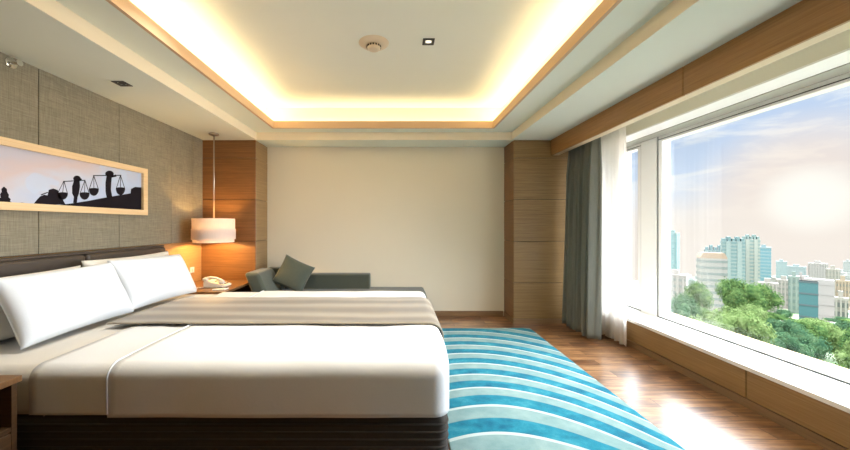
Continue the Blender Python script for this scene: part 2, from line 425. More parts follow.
# ceiling: soffit, step, soffit, lip, lit trough, raised middle
def ring(x0, x1, y0, y1, X0, X1, Y0, Y1, z0, z1):
    bm = NB()
    box(bm, X0, x0, Y0, Y1, z0, z1); box(bm, x1, X1, Y0, Y1, z0, z1)
    box(bm, x0, x1, Y0, y0, z0, z1); box(bm, x0, x1, y1, Y1, z0, z1)
    return bm
ST('ceiling_soffit', ring(S1L-.004, S1R+.004, S1F-.004, S1B+.004, XL-.3, XG+.1, YF-.2, YB+.2, H1, H2), M['paint_side'])
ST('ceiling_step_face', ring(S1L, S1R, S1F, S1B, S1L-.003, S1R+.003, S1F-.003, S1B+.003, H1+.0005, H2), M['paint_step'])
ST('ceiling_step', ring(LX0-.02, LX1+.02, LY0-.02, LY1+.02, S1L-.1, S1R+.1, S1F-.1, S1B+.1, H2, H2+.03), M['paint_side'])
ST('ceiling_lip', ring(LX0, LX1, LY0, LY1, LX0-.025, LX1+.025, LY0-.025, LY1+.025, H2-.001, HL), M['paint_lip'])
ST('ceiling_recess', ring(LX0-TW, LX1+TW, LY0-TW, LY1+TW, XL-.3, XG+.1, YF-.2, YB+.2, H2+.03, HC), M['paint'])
ST('ceiling', BX(XL-.3, XG+.1, YF-.2, YB+.2, HC, HC+.15), M['paint'])

# timber columns: dark core with horizontal panels
def column(name, x0, x1, y0, y1, sides):
    root = bpy.data.objects.new(name, None); COL.objects.link(root); root.location = ((x0+x1)/2, (y0+y1)/2, 0); root['kind'] = 'structure'
    obj('core', BX(x0+.014, x1, y0+.014, y1, 0, H1) if sides == 'L' else BX(x0, x1-.014, y0+.014, y1, 0, H1), M['wood_dark'], root)
    zs = [.07, .54, 1.08, 1.626, 2.165, H1]
    for a, b in zip(zs, zs[1:]):
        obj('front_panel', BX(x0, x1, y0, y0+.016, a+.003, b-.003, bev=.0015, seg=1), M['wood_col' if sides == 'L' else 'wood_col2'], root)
        sx_ = x0 if sides == 'L' else x1-.016
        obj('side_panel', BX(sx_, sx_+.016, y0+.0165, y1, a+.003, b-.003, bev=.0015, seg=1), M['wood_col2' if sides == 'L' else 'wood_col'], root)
    bm = NB()
    box(bm, x0-.004, x1+.004, y0-.006, y0+.01, 0, .068); box(bm, (x0-.006) if sides == 'L' else x1-.01, (x0+.01) if sides == 'L' else x1+.006, y0, y1, 0, .068)
    obj('plinth', bm, M['base_trim'], root)
    return root
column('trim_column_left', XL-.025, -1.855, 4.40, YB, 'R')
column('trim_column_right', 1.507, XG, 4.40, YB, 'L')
ST('baseboard_back', BX(-1.84, 1.49, YB-.015, YB, 0, .075, bev=.003, seg=1), M['base_trim'])

# window wall: base cladding, sill, head, frames
for i, (a, b) in enumerate(((YF, 0.0), (0.0, 2.4), (2.4, 4.398))):
    ST('trim_base_panel', BX(XW, XW+.02, a+.003, b-.003, .065, .268, bev=.002, seg=1), M['wood_h'])
    ST('trim_fascia', BX(1.99, 2.01, a+.003-(.04 if i else 0), b-.003-(.04 if i < 2 else 0), 2.197, H1, bev=.002, seg=1), M['wood_f'])
ST('trim_fascia_soffit', BX(2.008, 2.09, YF, 4.398, 2.20, H1), plain('fascia_soffit_paint', (.66, .55, .38), .6))
ST('trim_plinth', BX(XW-.004, XW+.02, YF, 4.398, 0, .06), M['base_trim'])
ST('wall_right_lower', BX(XW+.02, XG+.2, YF, YB, 0, .268), M['wood_dark'])
ST('trim_sill', BX(XW-.02, XG, YF, 4.398, .268, .30, bev=.004), M['sill'])
ST('wall_right_upper', BX(XW, XG+.2, YF, YB, 2.262, H1+.02), M['reveal'])
ST('wall_right_near', BX(XW, XG+.2, YF, 1.1, .30, 2.262), M['reveal'])  # unseen; lengthened over the window to cut daylight on the bed side
ST('wall_right_far', BX(XG-.12, XG+.2, 4.36, YB, .30, 2.262), M['white_frame'])
ST('trim_window_head', BX(XW, 2.66, 1.1, 4.36, 2.25, 2.262), M['white_frame'])
ST('trim_head_channel', BX(2.66, XG, 1.1, 4.36, 2.243, 2.262), M['alu'])
def window(name, y0, y1):
    root = bpy.data.objects.new(name, None); COL.objects.link(root); root.location = (XG, (y0+y1)/2, .30); root['kind'] = 'structure'
    z0, z1 = .30, 2.243
    f = NB(); s0, s1, bt, tp = .06, .06, .022, .055
    box(f, XG, XG+.09, y0, y0+s0, z0, z1); box(f, XG, XG+.09, y1-s1, y1, z0, z1)
    box(f, XG, XG+.09, y0+s0, y1-s1, z0, z0+bt); box(f, XG, XG+.09, y0+s0, y1-s1, z1-tp, z1)
    obj('window_frame', f, M['white_frame'], root)
    g = NB(); e = .008
    for (a, b, c, d) in ((y0, y1, z0, z0+e), (y0, y1, z1-.036, z1-.036+e*.8), (y1-e, y1, z0, z1), (y0, y0+e, z0, z1)):
        box(g, XG-.003, XG+.002, a, b, c, d)
    obj('gasket', g, M['gasket'], root)
    obj('pane', BX(XG+.055, XG+.063, y0+s0-.01, y1-s1+.01, z0+bt-.01, z1-tp+.01), M['glass'], root)
    return root
window('window_1', 1.1, 3.656)
window('window_2', 3.90, 4.36)
ST('trim_mullion', BX(XG-.012, XG+.1, 3.66, 3.896, .30, 2.243, bev=.004), M['white_frame'])
ST('trim_outer_ledge', BX(XG+.09, XG+.34, -1.6, 4.9, .16, .285), plain('tan_stone_ledge', (.62, .42, .25), .8))

# ------------------------------------------------------------------ curtains
def drape(cx, y0, y1, amp, folds, z0, z1, thick, seed, flare=1.25, nz_=40, lean=0):
    rnd = random.Random(seed)
    ph = [rnd.uniform(0, 6.28) for _ in range(4)]
    n_ = folds*14; bm = NB(); rows = []
    for j in range(nz_+1):
        tz = j/nz_; z = z0+(z1-z0)*tz; row = []
        fl = 1+(flare-1)*(1-tz)
        pin = .55+.45*min(1, (1-tz)*5)
        for i in range(n_+1):
            s = i/n_
            yc = (y0+y1)/2
            y = yc+(y0-yc+(y1-y0)*s)*(fl if flare else 1)
            a = s*folds*2*PI
            x = cx+amp*pin*(math.sin(a+ph[0]+.35*math.sin(3*tz+ph[1])) + .35*math.sin(2.3*a+ph[2]+1.2*tz))
            y += .012*math.sin(a*.5+ph[3]+2*tz)*(1-tz)
            x += lean*(1-tz)
            row.append(bm.verts.new((x, y, z+(.008*math.sin(a*.7) if j == 0 else 0))))
        rows.append(row)
    for a, b in zip(rows, rows[1:]):
        for i in range(n_): bm.faces.new((a[i], a[i+1], b[i+1], b[i]))
    return bm
cg = thing('curtain', (2.22, 4.0, .03), 'grey-green blackout curtain gathered in folds beside the timber column', 'curtain')
o = obj('fabric', drape(2.215, 3.74, 4.32, .055, 8, .03, 2.38, .002, 3, 1.08, lean=-.05), M['curtain'], cg, smooth=True)
m_ = o.modifiers.new('s', 'SOLIDIFY'); m_.thickness = .003
cs = thing('sheer_curtain', (2.38, 3.8, .03), 'white sheer curtain hanging between the grey-green curtain and the window', 'curtain')
o = obj('fabric', drape(2.388, 3.53, 4.20, .024, 9, .03, 2.38, .001, 5, 1.05), M['sheer'], cs, smooth=True)
for nm, x in (('curtain_track', 2.235), ('curtain_track', 2.385)):
    ST('trim_track', BX(x-.012, x+.012, -.5, 4.38, 2.384, 2.399), M['white_frame'])

# ------------------------------------------------------------------ rug
bm = BX(.30, 1.64, .2, 4.2, .001, .013, bev=.004)
rg = obj('rug', bm, M['rug']); tag(rg, 'turquoise rug with curved pale wave stripes on the floor beside the bed', 'rug')

# ------------------------------------------------------------------ bed
BY0, BY1, BX0, BX1, BZ = 1.60, 3.47, -2.43, .282, .62
bed = thing('bed', (-1.1, 2.53, 0), 'wide bed with dark ribbed fabric base and brown leather headboard', 'bed')
def ribs(p_, d):
    k = .004*math.sin(p_.z*2*PI/.034)*min(1, abs(d.x)+abs(d.y)) if (abs(d.x)+abs(d.y)) > .2 else 0
    if d.length < .01: k = 0
    return p_+Vector((d.x, d.y, 0))*k
bm = rbox(BX0, BX1-.04, BY0+.015, BY1-.015, .014, .385, .05, .05, fn=None)
for v in bm.verts:
    if .03 < v.co.z < .37: pass
obj('bed_base', bm, M['skirt'], bed, smooth='auto')
for z in [.035+.034*k for k in range(10)]:
    pass
def loop_pts(x0, x1, y0, y1, r, z, off=0.0, n=6):
    pts = []
    for (cx, cy, a0) in ((x1-r, y0+r, -90), (x1-r, y1-r, 0)):
        for k in range(n+1):
            a = R(a0+90*k/n); pts.append((cx+(r+off)*math.cos(a), cy+(r+off)*math.sin(a), z))
    return [(x0, y0-off, z)]+pts+[(x0, y1+off, z)]
bm = NB()
for k in range(9):
    z = .05+.036*k
    tube(bm, loop_pts(BX0+.05, BX1-.04, BY0+.015, BY1-.015, .05, z, .0), .007, 6)
obj('ribbing', bm, M['skirt'], bed, smooth=True)
bm = rbox(BX0, BX1-.075, BY0+.035, BY1-.035, .385, BZ-.035, .07, .1)
obj('mattress', bm, M['sheet2'], bed, smooth=True)
hb = []
for (a, b) in ((1.58, 2.655), (2.665, 3.57)):
    bm = rbox(XL-.016+.0, -2.445, a, b, .30, 1.062, .025, .08)
    obj('headboard_panel', bm, M['leather'], bed, smooth=True)
obj('headboard_cap', BX(XL+.001, -2.47, 1.575, 3.575, 1.064, 1.080, bev=.003), M['leather'], bed)

# mattress sheet (fitted) under the head end
def wr(a=.004, s=5.0, seed=0.0, tap=0):
    def f(p_, d):
        if tap and p_.x > 0 and p_.y < 2.05: p_ = p_-Vector((tap*((2.05-p_.y)/.45)**2*min(1, p_.x/.2), 0, 0))
        n1 = noise.noise(Vector((p_.x*s+seed, p_.y*s, p_.z*s*1.5)))
        n2 = noise.noise(Vector((p_.x*1.3+seed, p_.y*1.7, p_.z)))
        return p_+Vector((d.x, d.y, max(d.z, 0)))*(a*n1+a*1.6*n2) if d.length > .05 else p_+Vector((0, 0, a*.7*(n1+n2)))
    return f
def shell(x0, x1, y0, y1, z0, z1, r, th, fn, cutl=True, cutr=False, closeX=True):
    bm = rbox(x0-(.3 if cutl else 0), x1+(.3 if cutr else 0), y0, y1, z0-.15, z1, r, .045, openb=True, fn=fn)
    bmesh.ops.bisect_plane(bm, geom=bm.verts[:]+bm.edges[:]+bm.faces[:], plane_co=(0, 0, z0), plane_no=(0, 0, -1), clear_outer=True)
    if cutl: bmesh.ops.bisect_plane(bm, geom=bm.verts[:]+bm.edges[:]+bm.faces[:], plane_co=(x0, 0, 0), plane_no=(-1, 0, 0), clear_outer=True)
    if cutr: bmesh.ops.bisect_plane(bm, geom=bm.verts[:]+bm.edges[:]+bm.faces[:], plane_co=(x1, 0, 0), plane_no=(1, 0, 0), clear_outer=True)
    return bm
def add_shell(name, bm, m_, parent, th):
    o = obj(name, bm, m_, parent, smooth=True)
    md = o.modifiers.new('s', 'SOLIDIFY'); md.thickness = th; md.offset = -1
    return o
add_shell('fitted_sheet', shell(BX0+.01, -1.70, BY0+.02, BY1-.02, .385, BZ-.02, .075, .012, wr(.003), True, True), M['sheet2'], bed, .012)
dv = thing('duvet', (-.6, 2.53, .38), 'smooth white duvet covering the wide bed down to its dark base', 'duvet')
add_shell('cover', shell(-1.375, BX1, BY0, BY1, .382, BZ+.006, .07, .02, wr(.006, 3.5, 3, .045), True, False), M['sheet'], dv, .02)
add_shell('folded_hem', shell(-1.76, -1.355, BY0+.010, BY1-.010, .387, BZ-.005, .065, .015, wr(.004, 4, 9), True, True), M['sheet'], dv, .012)
def arch(x, y0, y1, z0, z1, r, fn=None):
    pts = [(x, y0, z0), (x, y0, (z0+z1)/2), (x, y0, z1-r)]
    for k in range(1, 9):
        a = R(180-90*k/8); pts.append((x, y0+r+r*math.cos(a), z1-r+r*math.sin(a)))
    n_ = 40
    for k in range(1, n_): pts.append((x, y0+r+(y1-y0-2*r)*k/n_, z1))
    for k in range(0, 9):
        a = R(90-90*k/8); pts.append((x, y1-r+r*math.cos(a), z1-r+r*math.sin(a)))
    pts += [(x, y1, (z0+z1)/2), (x, y1, z0)]
    f = wr(.006, 3.5, 3)
    return [(Vector(p_)+Vector((.012*math.sin(p_[1]*2.2), 0, .0))) for p_ in pts]
bm = tube(NB(), arch(-1.372, BY0, BY1, .40, BZ+.007, .07), .006, 8)
obj('piping', bm, M['pillowcase'], dv, smooth=True)

# runner lying along the bed and over its foot
RY0, RY1 = 2.235, 3.03
bm = NB(); rows = []
path = []
for k in range(60): path.append((-1.93+(BX1-.07+1.93)*k/59, BZ+.022, 0))
for k in range(1, 9):
    a = R(90-90*k/8); path.append((BX1-.07+.088*math.cos(a), BZ-.066+.088*math.sin(a), 0))
for k in range(1, 6): path.append((BX1+.018, BZ-.066-.028*k, 0))
for (x, z, _) in path:
    row = []
    for j in range(25):
        s = j/24
        y = RY0+(RY1-RY0)*s+.006*math.sin(x*7+s)+.004*math.sin(x*19)
        row.append(bm.verts.new((x, y, z+.003*noise.noise(Vector((x*3, y*5, 1))))))
    rows.append(row)
for a, b in zip(rows, rows[1:]):
    for j in range(24): bm.faces.new((a[j], a[j+1], b[j+1], b[j]))
rn = obj('bed_runner', bm, M['runner'], smooth=True)
md = rn.modifiers.new('s', 'SOLIDIFY'); md.thickness = .008; md.offset = 0
tag(rn, 'beige striped satin runner laid lengthwise over the white duvet', 'bed runner')

# pillows
def pillow(w_, h_, t_, Mx, seed, n=34, flat=.45, wrk=.006, p=3.2):
    bm = NB(); rnd = random.Random(seed); sd = rnd.uniform(0, 50)
    top, bot = {}, {}
    for i in range(n+1):
        for j in range(n+1):
            u, v = -1+2*i/n, -1+2*j/n
            u = math.sin(u*PI/2)*.35+u*.65; v = math.sin(v*PI/2)*.35+v*.65
            x = w_/2*u*(1-.055*(1-v*v)); y = h_/2*v*(1-.06*(1-u*u))
            k = max(0, (1-abs(u)**p)*(1-abs(v)**p))**flat
            nn = noise.noise(Vector((x*7+sd, y*7, 0)))+.5*noise.noise(Vector((x*16+sd, y*16, 3)))
            z = t_/2*k+wrk*nn*min(1, k*2)
            edge = i in (0, n) or j in (0, n)
            a = bm.verts.new(Mx @ Vector((x, y, z if not edge else 0)))
            top[i, j] = a
            bot[i, j] = a if edge else bm.verts.new(Mx @ Vector((x, y, -t_/2*k*.85)))
    for i in range(n):
        for j in range(n):
            bm.faces.new((top[i, j], top[i+1, j], top[i+1, j+1], top[i, j+1]))
            bm.faces.new((bot[i, j+1], bot[i+1, j+1], bot[i+1, j], bot[i, j]))
    return bm
def pillow_frame(c, yaw_axis_y, tilt, roll=0):
    """plane of the pillow: width along +Y, height tilted towards -X"""
    wdir = Vector((math.sin(roll*0), 1, 0)).normalized()
    hdir = Vector((-math.sin(tilt), 0, math.cos(tilt)))
    ndir = wdir.cross(hdir)
    Mx = Matrix((wdir, hdir, ndir)).transposed().to_4x4()
    rot = Matrix.Rotation(yaw_axis_y, 4, 'Z')
    return Matrix.Translation(c) @ rot @ Mx @ Matrix.Rotation(roll, 4, 'Z')
PG = 'white pillows propped against the headboard'
for (c, wd, ht, tk, tilt, yaw, roll, m_, lab) in (
    ((-2.335, 2.03, .800), .95, .39, .17, R(5), 0, R(0), 'pillow_back', 'ivory-shaded pillow behind the near front pillow, against the headboard'),
    ((-2.335, 2.985, .818), .95, .42, .17, R(5), 0, R(0), 'pillow_back', 'white pillow behind the far front pillow, nearest the pendant lamp'),
    ((-2.115, 2.20, .815), .76, .42, .19, R(26), R(-2), R(1.0), 'pillowcase', 'large white front pillow on the side of the bed nearest the viewer'),
    ((-2.130, 3.00, .818), .84, .425, .19, R(26), R(0), R(-1.5), 'pillowcase', 'white front pillow on the far side of the bed by the telephone')):
    po = obj('pillow', pillow(wd, ht, tk, pillow_frame(Vector(c), yaw, tilt, roll), c[1]*10), M[m_], smooth=True)
    tag(po, lab, 'pillow', PG)

# ------------------------------------------------------------------ nightstands
def nightstand(y0, y1, label, kx=-1.755, zt=.58):
    x0, x1 = XL+.0, kx
    r_ = thing('nightstand', ((x0+x1)/2, (y0+y1)/2, 0), label, 'nightstand', 'wooden nightstands beside the bed')
    x0 = XL-.014
    obj('top', BX(x0, x1, y0, y1, zt-.028, zt, bev=.003), M['wood_top'], r_)
    b = NB()
    box(b, x0, x1-.012, y0+.012, y0+.034, .06, zt-.028); box(b, x0, x1-.012, y1-.034, y1-.012, .06, zt-.028)
    box(b, x0, x0+.02, y0+.034, y1-.034, .06, zt-.028); box(b, x0, x1-.014, y0+.034, y1-.034, .355, .375)
    box(b, x0, x1-.012, y0+.034, y1-.034, .06, .08)
    obj('carcass', b, M['wood_ns'], r_)
    obj('plinth', BX(x0, x1-.06, y0+.03, y1-.03, .0, .06), M['wood_dark'], r_)
    d = obj('drawer', BX(x1-.32, x1-.008, y0+.038, y1-.038, .085, .350, bev=.002, seg=1), M['wood_ns'], r_)
    obj('handle', BX(x1-.008, x1+.008, (y0+y1)/2-.09, (y0+y1)/2+.09, .29, .302, bev=.003), M['steel'], d)
    return r_
nightstand(.80, 1.568, 'wooden nightstand with open niche at the near lower left corner', -1.742, .598)
nightstand(3.60, 4.385, 'wooden nightstand under the pendant lamp, holding the telephone', -1.845)

# telephone
tz = .581; tx, ty = -2.10, 3.93
ph = thing('telephone', (tx, ty, tz), 'cream desk telephone on the nightstand under the pendant lamp', 'telephone')
bm = prism(NB(), [(tx-.11, tz), (tx+.12, tz), (tx+.12, tz+.02), (tx-.09, tz+.075), (tx-.11, tz+.07)], 'y', ty-.10, ty+.10)
bmesh.ops.bevel(bm, geom=bm.edges[:], offset=.006, segments=2, affect='EDGES')
base_o = obj('base', bm, M['phone'], ph, smooth='auto')
hs = NB()
pts = [(tx-.10, ty-.07, tz+.098), (tx-.04, ty-.07, tz+.112), (tx+.03, ty-.07, tz+.102), (tx+.10, ty-.07, tz+.070)]
tube(hs, pts, .016, 10, rad=[.018, .015, .015, .018])
box(hs, tx-.125, tx-.068, ty-.095, ty-.045, tz+.073, tz+.108, bev=.01)
box(hs, tx+.062, tx+.118, ty-.095, ty-.045, tz+.040, tz+.076, bev=.01)
obj('handset', hs, M['phone'], ph, smooth='auto')
sl = math.atan2(.055, .21)
kp = NB()
for i in range(4):
    for j in range(3):
        kx_ = tx-.03+i*.034; kz = tz+.075-(kx_-(tx-.09))*.262
        box(kp, kx_, kx_+.022, ty-.012+j*.032, ty+.010+j*.032, kz-.004, kz+.002, bev=.001, seg=1)
obj('keypad', kp, M['phone_dark'], ph)
cd = [(tx-.11-.0+.02*math.sin(k*1.1)-.0025*k, ty-.11-.006*k+.008*math.cos(k*2.2), tz+.010+.002*math.sin(k*1.7)) for k in range(0, 22)]
obj('cord', tube(NB(), cd, .0045, 6), M['phone'], ph, smooth=True)
npd = obj('notepad', BX(-2.03, -1.89, 3.68, 3.78, .581, .593, bev=.001, seg=1), M['paper']); tag(npd, 'small white notepad lying on the nightstand front edge beside the telephone', 'notepad')
pen = obj('pen', tube(NB(), [(-2.03, 3.70, .5985), (-1.92, 3.76, .5985), (-1.90, 3.771, .5985)], .004, 8), M['phone_dark'], smooth=True); tag(pen, 'slim dark pen lying on the white notepad', 'pen')

# wall switch
sw = thing('wall_switch', (XL-.017, 4.19, .735), 'small white switch on the orange lit timber under the pendant lamp', 'switch')
obj('plate', BX(XL-.018, XL-.008, 4.15, 4.23, .70, .77, bev=.002), M['phone'], sw)
obj('rocker', BX(XL-.008, XL+.006, 4.172, 4.208, .717, .753, bev=.003), M['phone'], sw)

# ------------------------------------------------------------------ chaise
ch = thing('chaise_longue', (-.8, 4.4, 0), 'charcoal green chaise longue along the cream back wall behind the bed', 'sofa')
cy0, cy1 = 4.04, 4.77
obj('seat_base', BX(-1.80, .345, cy0+.02, cy1-.02, .09, .29, bev=.012), M['chaise'], ch)
obj('seat_cushion', rbox(-1.66, .36, cy0, cy1-.0, .29, .425, .035, .1, fn=wr(.003, 6)), M['chaise'], ch, smooth=True)
obj('backrest', rbox(-1.55, -.385, cy1-.17, cy1, .40, .622, .022, .1), M['chaise'], ch, smooth=True)
obj('raised_backrest', rbox(-1.80, -1.555, cy1-.17, cy1, .40, .705, .022, .1), M['chaise'], ch, smooth=True)
bm = rbox(-.09, .09, cy0+.0, 4.56, .28, .72, .045, .06)
for v in bm.verts: v.co.x += -1.64+.0-(v.co.z-.42)*.42
obj('armrest', bm, M['cushion'], ch, smooth=True)
for (a, b) in ((-1.70, cy0+.08), (.27, cy0+.08), (-1.70, cy1-.08), (.27, cy1-.08)):
    obj('leg', lathe(NB(), [(.018, 0), (.026, .095)], (a, b, 0), 12), M['black'], ch)
# throw cushion leaning on the backrest
cm = Matrix.Translation((-1.365, 4.42, .648)) @ Matrix.Rotation(R(8), 4, 'Z') @ Matrix.Rotation(R(-15), 4, 'X') @ Matrix.Rotation(R(90), 4, 'X') @ Matrix.Rotation(R(-26), 4, 'Z')
cu = obj('cushion', pillow(.42, .39, .12, cm, 5, 24, .5, .003, 2.6), M['cushion'], smooth=True)
tag(cu, 'square green-grey cushion tilted on the chaise longue', 'cushion')

# ------------------------------------------------------------------ pendant lamp
plx, ply = -2.222, 4.08
pn = thing('pendant_lamp', (plx, ply, 1.05), 'pendant lamp with white layered drum shade over the far nightstand', 'lamp')
zb = 1.065
obj('canopy', lathe(NB(), [(.05, H1-.001), (.055, H1-.006), (.055, H1-.022), (.03, H1-.028), (.008, H1-.03)][::-1], (plx, ply, 0), 24), M['steel'], pn, smooth='auto')
obj('rod', lathe(NB(), [(.0085, zb+.27), (.0085, H1-.028)], (plx, ply, 0), 10), M['steel'], pn, smooth=True)
def shade(r, z0, z1, t=.003):
    bm = NB(); n = 96
    A = []
    for (rr, z) in ((r, z0), (r, z1), (r-t, z1), (r-t, z0)):
        A.append([bm.verts.new((plx+(rr+.0015*math.cos(k*PI))*math.cos(2*PI*k/n), ply+(rr+.0015*math.cos(k*PI))*math.sin(2*PI*k/n), z)) for k in range(n)])
    for a, b in zip(A, A[1:]+A[:1]):
        for k in range(n): bm.faces.new((a[k], a[(k+1) % n], b[(k+1) % n], b[k]))
    return bm
so = obj('lamp_shade', shade(.230, zb+.09, zb+.305), M['shade'], pn, smooth='auto')
obj('lower_tier', shade(.222, zb+.02, zb+.095), M['shade'], so, smooth='auto')
obj('outer_band', shade(.237, zb+.055, zb+.18), M['shade'], so, smooth='auto')
sf = NB()
for k in range(3):
    a = 2*PI*k/3
    tube(sf, [(plx, ply, zb+.275), (plx+.242*math.cos(a), ply+.242*math.sin(a), zb+.275)], .003, 6)
obj('shade_spider', sf, M['steel'], pn)
obj('bulb', lathe(NB(), [(.004, zb+.10), (.024, zb+.115), (.030, zb+.14), (.024, zb+.17), (.013, zb+.20), (.013, zb+.27)], (plx, ply, 0), 16), M['bulb'], pn, smooth=True)
l = bpy.data.lights.new('pendant_bulb_light', 'POINT'); l.energy = 40; l.color = (1, .60, .22); l.shadow_soft_size = .03
lo = bpy.data.objects.new('pendant_bulb_light', l); COL.objects.link(lo); lo.location = (plx, ply, zb+.10)

# ------------------------------------------------------------------ picture on the left wall
pc = thing('framed_picture', (XL, 2.53, 1.385), 'long pale wood framed picture of silhouetted porters above the headboard', 'picture')
ay0, ay1, az0, az1, fw = 1.64, 3.372, 1.39, 1.85, .05
f = NB(); X0, X1 = XL+.001, XL+.045
for (a, b, c, d) in ((ay0, ay1, az0, az0+fw), (ay0, ay1, az1-fw, az1), (ay0, ay0+fw, az0+fw, az1-fw), (ay1-fw*1.1, ay1, az0+fw, az1-fw)):
    box(f, X0, X1, a, b, c, d)
obj('frame', f, M['art_frame'], pc)
XP = XL+.020
pm = BX(XP-.006, XP, ay0+fw, ay1-fw*1.1, az0+fw, az1-fw)
def art(px, py):
    """a point of the picture's drawing (y, z in metres on the wall)"""
    x_, y_ = px/5.627, 140+py/5.627
    r_ = (VX-x_)/(-XP/U); return (D0/r_, CH+(VY-y_)/r_*U)
def sil(pts):
    q = [art(*p_) for p_ in pts]
    q = [(min(max(a, ay0+fw), ay1-fw*1.1), min(max(b, az0+fw), az1-fw)) for a, b in q]
    prism(pm, q, 'x', XP, XP+.0012, mi=1)
def ell(cx, cy, rx, ry, a0=0, a1=360, n=14): return [(cx+rx*math.cos(R(a0+(a1-a0)*k/n)), cy+ry*math.sin(R(a0+(a1-a0)*k/n))) for k in range(n+(a1-a0 < 360))]
sil([(180, 372), (260, 368), (330, 366), (410, 356), (500, 342), (560, 330), (640, 316), (735, 300), (738, 275), (760, 264), (800, 268), (800, 420), (560, 405), (360, 395), (180, 385)])
sil([(-60, 375), (-60, 350), (0, 360), (70, 356), (100, 362), (125, 352), (150, 368), (200, 372), (200, 392)])
sil([(-12, 362), (0, 350), (-6, 335), (4, 322), (0, 305), (10, 292), (8, 275), (22, 262), (38, 275), (40, 292), (50, 308), (48, 322), (60, 332), (56, 345), (70, 358)])
sil([(190, 372), (205, 340), (225, 318), (250, 308), (268, 312), (275, 280), (300, 273), (325, 282), (332, 300), (350, 330), (368, 362), (300, 372)])
sil([(230, 306), (268, 292), (270, 297), (232, 312)])
for (bx_, by_, rx, ry, sx_, sy_) in ((352, 300, 30, 36, 360, 230), (476, 300, 28, 36, 478, 226), (528, 276, 28, 38, 528, 200), (678, 272, 26, 38, 678, 198)):
    sil(ell(bx_, by_, rx, ry, 0, 180))
    sil(ell(bx_, by_, rx, 6, 180, 360))
    sil([(sx_-1.5, sy_), (sx_+1.5, sy_), (bx_-rx+4, by_), (bx_-rx+1, by_)]); sil([(sx_-1.5, sy_), (sx_+1.5, sy_), (bx_+rx-1, by_), (bx_+rx-4, by_)])
    sil([(sx_-1, sy_), (sx_+1.5, sy_), (bx_+1.5, by_), (bx_-1, by_)])
sil([(355, 231), (480, 224), (480, 229), (355, 236)])
sil([(524, 198), (682, 196), (682, 201), (524, 203)])
sil(ell(433, 217, 21, 17)); sil(ell(616, 190, 24, 18))
sil([(418, 226), (448, 226), (450, 262), (444, 300), (436, 322), (432, 356), (412, 354), (416, 320), (406, 300), (406, 260)])
sil([(600, 200), (630, 200), (626, 240), (624, 280), (632, 322), (620, 326), (600, 322), (594, 290), (594, 240)])
sil([(440, 232), (462, 222), (456, 215), (440, 222)]); sil([(626, 212), (656, 206), (650, 194), (640, 202), (626, 200)])
obj('print', pm, [M['print'], M['silhouette']], pc)

# ------------------------------------------------------------------ ceiling and wall fittings
sd = thing('smoke_detector', (-.20, 2.80, HC-.05), 'round cream smoke detector on the raised middle of the ceiling', 'smoke detector')
obj('base_ring', lathe(NB(), [(.07, HC-.022), (.105, HC-.016), (.125, HC-.001)], (-.2, 2.8, 0), 40), M['detector'], sd, smooth='auto')
obj('sensor_head', lathe(NB(), [(.03, HC-.058), (.045, HC-.055), (.055, HC-.044), (.058, HC-.022)], (-.2, 2.8, 0), 32), M['detector'], sd, smooth='auto')
vb = NB()
for k in range(16):
    a = 2*PI*k/16; box(vb, .056, .060, -.007, .007, HC-.040, HC-.027, M=Matrix.Translation((-.2, 2.8, 0)) @ Matrix.Rotation(a, 4, 'Z'))
obj('vents', vb, M['wood_dark'], sd)
def downlight(x, y, z, s, label, lit=True):
    d = thing('downlight', (x, y, z), label, 'downlight', 'square recessed downlights')
    f = NB(); t_ = s*.22
    box(f, x-s/2, x+s/2, y-s/2, y-s/2+t_, z-.006, z-.0005); box(f, x-s/2, x+s/2, y+s/2-t_, y+s/2, z-.006, z-.0005)
    box(f, x-s/2, x-s/2+t_, y-s/2+t_, y+s/2-t_, z-.006, z-.0005); box(f, x+s/2-t_, x+s/2, y-s/2+t_, y+s/2-t_, z-.006, z-.0005)
    obj('frame', f, M['black'], d)
    obj('lamp', lathe(NB(), [(s*.24, z-.003), (s*.24, z-.0008)], (x, y, 0), 20), M['lens'] if lit else M['black'], d)
    return d
for qx, qy, qe in ((-1.15, 2.15, 80), (-.35, 2.15, 80)):  # unseen fixtures added out of view to light the bedding
    downlight(qx, qy, HC, .095, 'black framed square downlight of the row above the bed, beyond the top of the view')
    l = bpy.data.lights.new('downlight_light', 'SPOT'); l.energy = qe*1.15; l.color = (1, .97, .92); l.spot_size = R(130); l.spot_blend = .8; l.shadow_soft_size = .04
    lo = bpy.data.objects.new('downlight_light', l); COL.objects.link(lo); lo.location = (qx, qy, HC-.012)
downlight(.25, 2.775, HC, .095, 'black framed square downlight in the raised middle of the ceiling')
d2 = downlight(-2.155, 2.64, H1, .095, 'dark square downlight in the low ceiling strip above the headboard', False)
obj('trim_plate', BX(-2.155-.09, -2.155+.07, 2.58, 2.70, H1-.0015, H1-.0002), M['paint_side'], d2)
l = bpy.data.lights.new('downlight_light', 'SPOT'); l.energy = 60; l.color = (1, .86, .66); l.spot_size = R(120); l.spot_blend = .9; l.shadow_soft_size = .03
lo = bpy.data.objects.new('downlight_light', l); COL.objects.link(lo); lo.location = (.25, 2.775, HC-.012)
spx, spy, spz = XL, 2.215, 2.375
sk = thing('fire_sprinkler', (spx, spy, spz), 'chrome sidewall sprinkler high on the woven wall under the ceiling', 'sprinkler')
RX = Matrix.Rotation(R(90), 4, 'Y')
obj('escutcheon', lathe(NB(), [(.036, .001), (.034, .008), (.016, .014)], (spx, spy, spz-.02), 24, RX), M['chrome'], sk, smooth='auto')
obj('nozzle', lathe(NB(), [(.010, .012), (.010, .045), (.006, .06)], (spx, spy, spz-.02), 16, RX), M['chrome'], sk, smooth='auto')
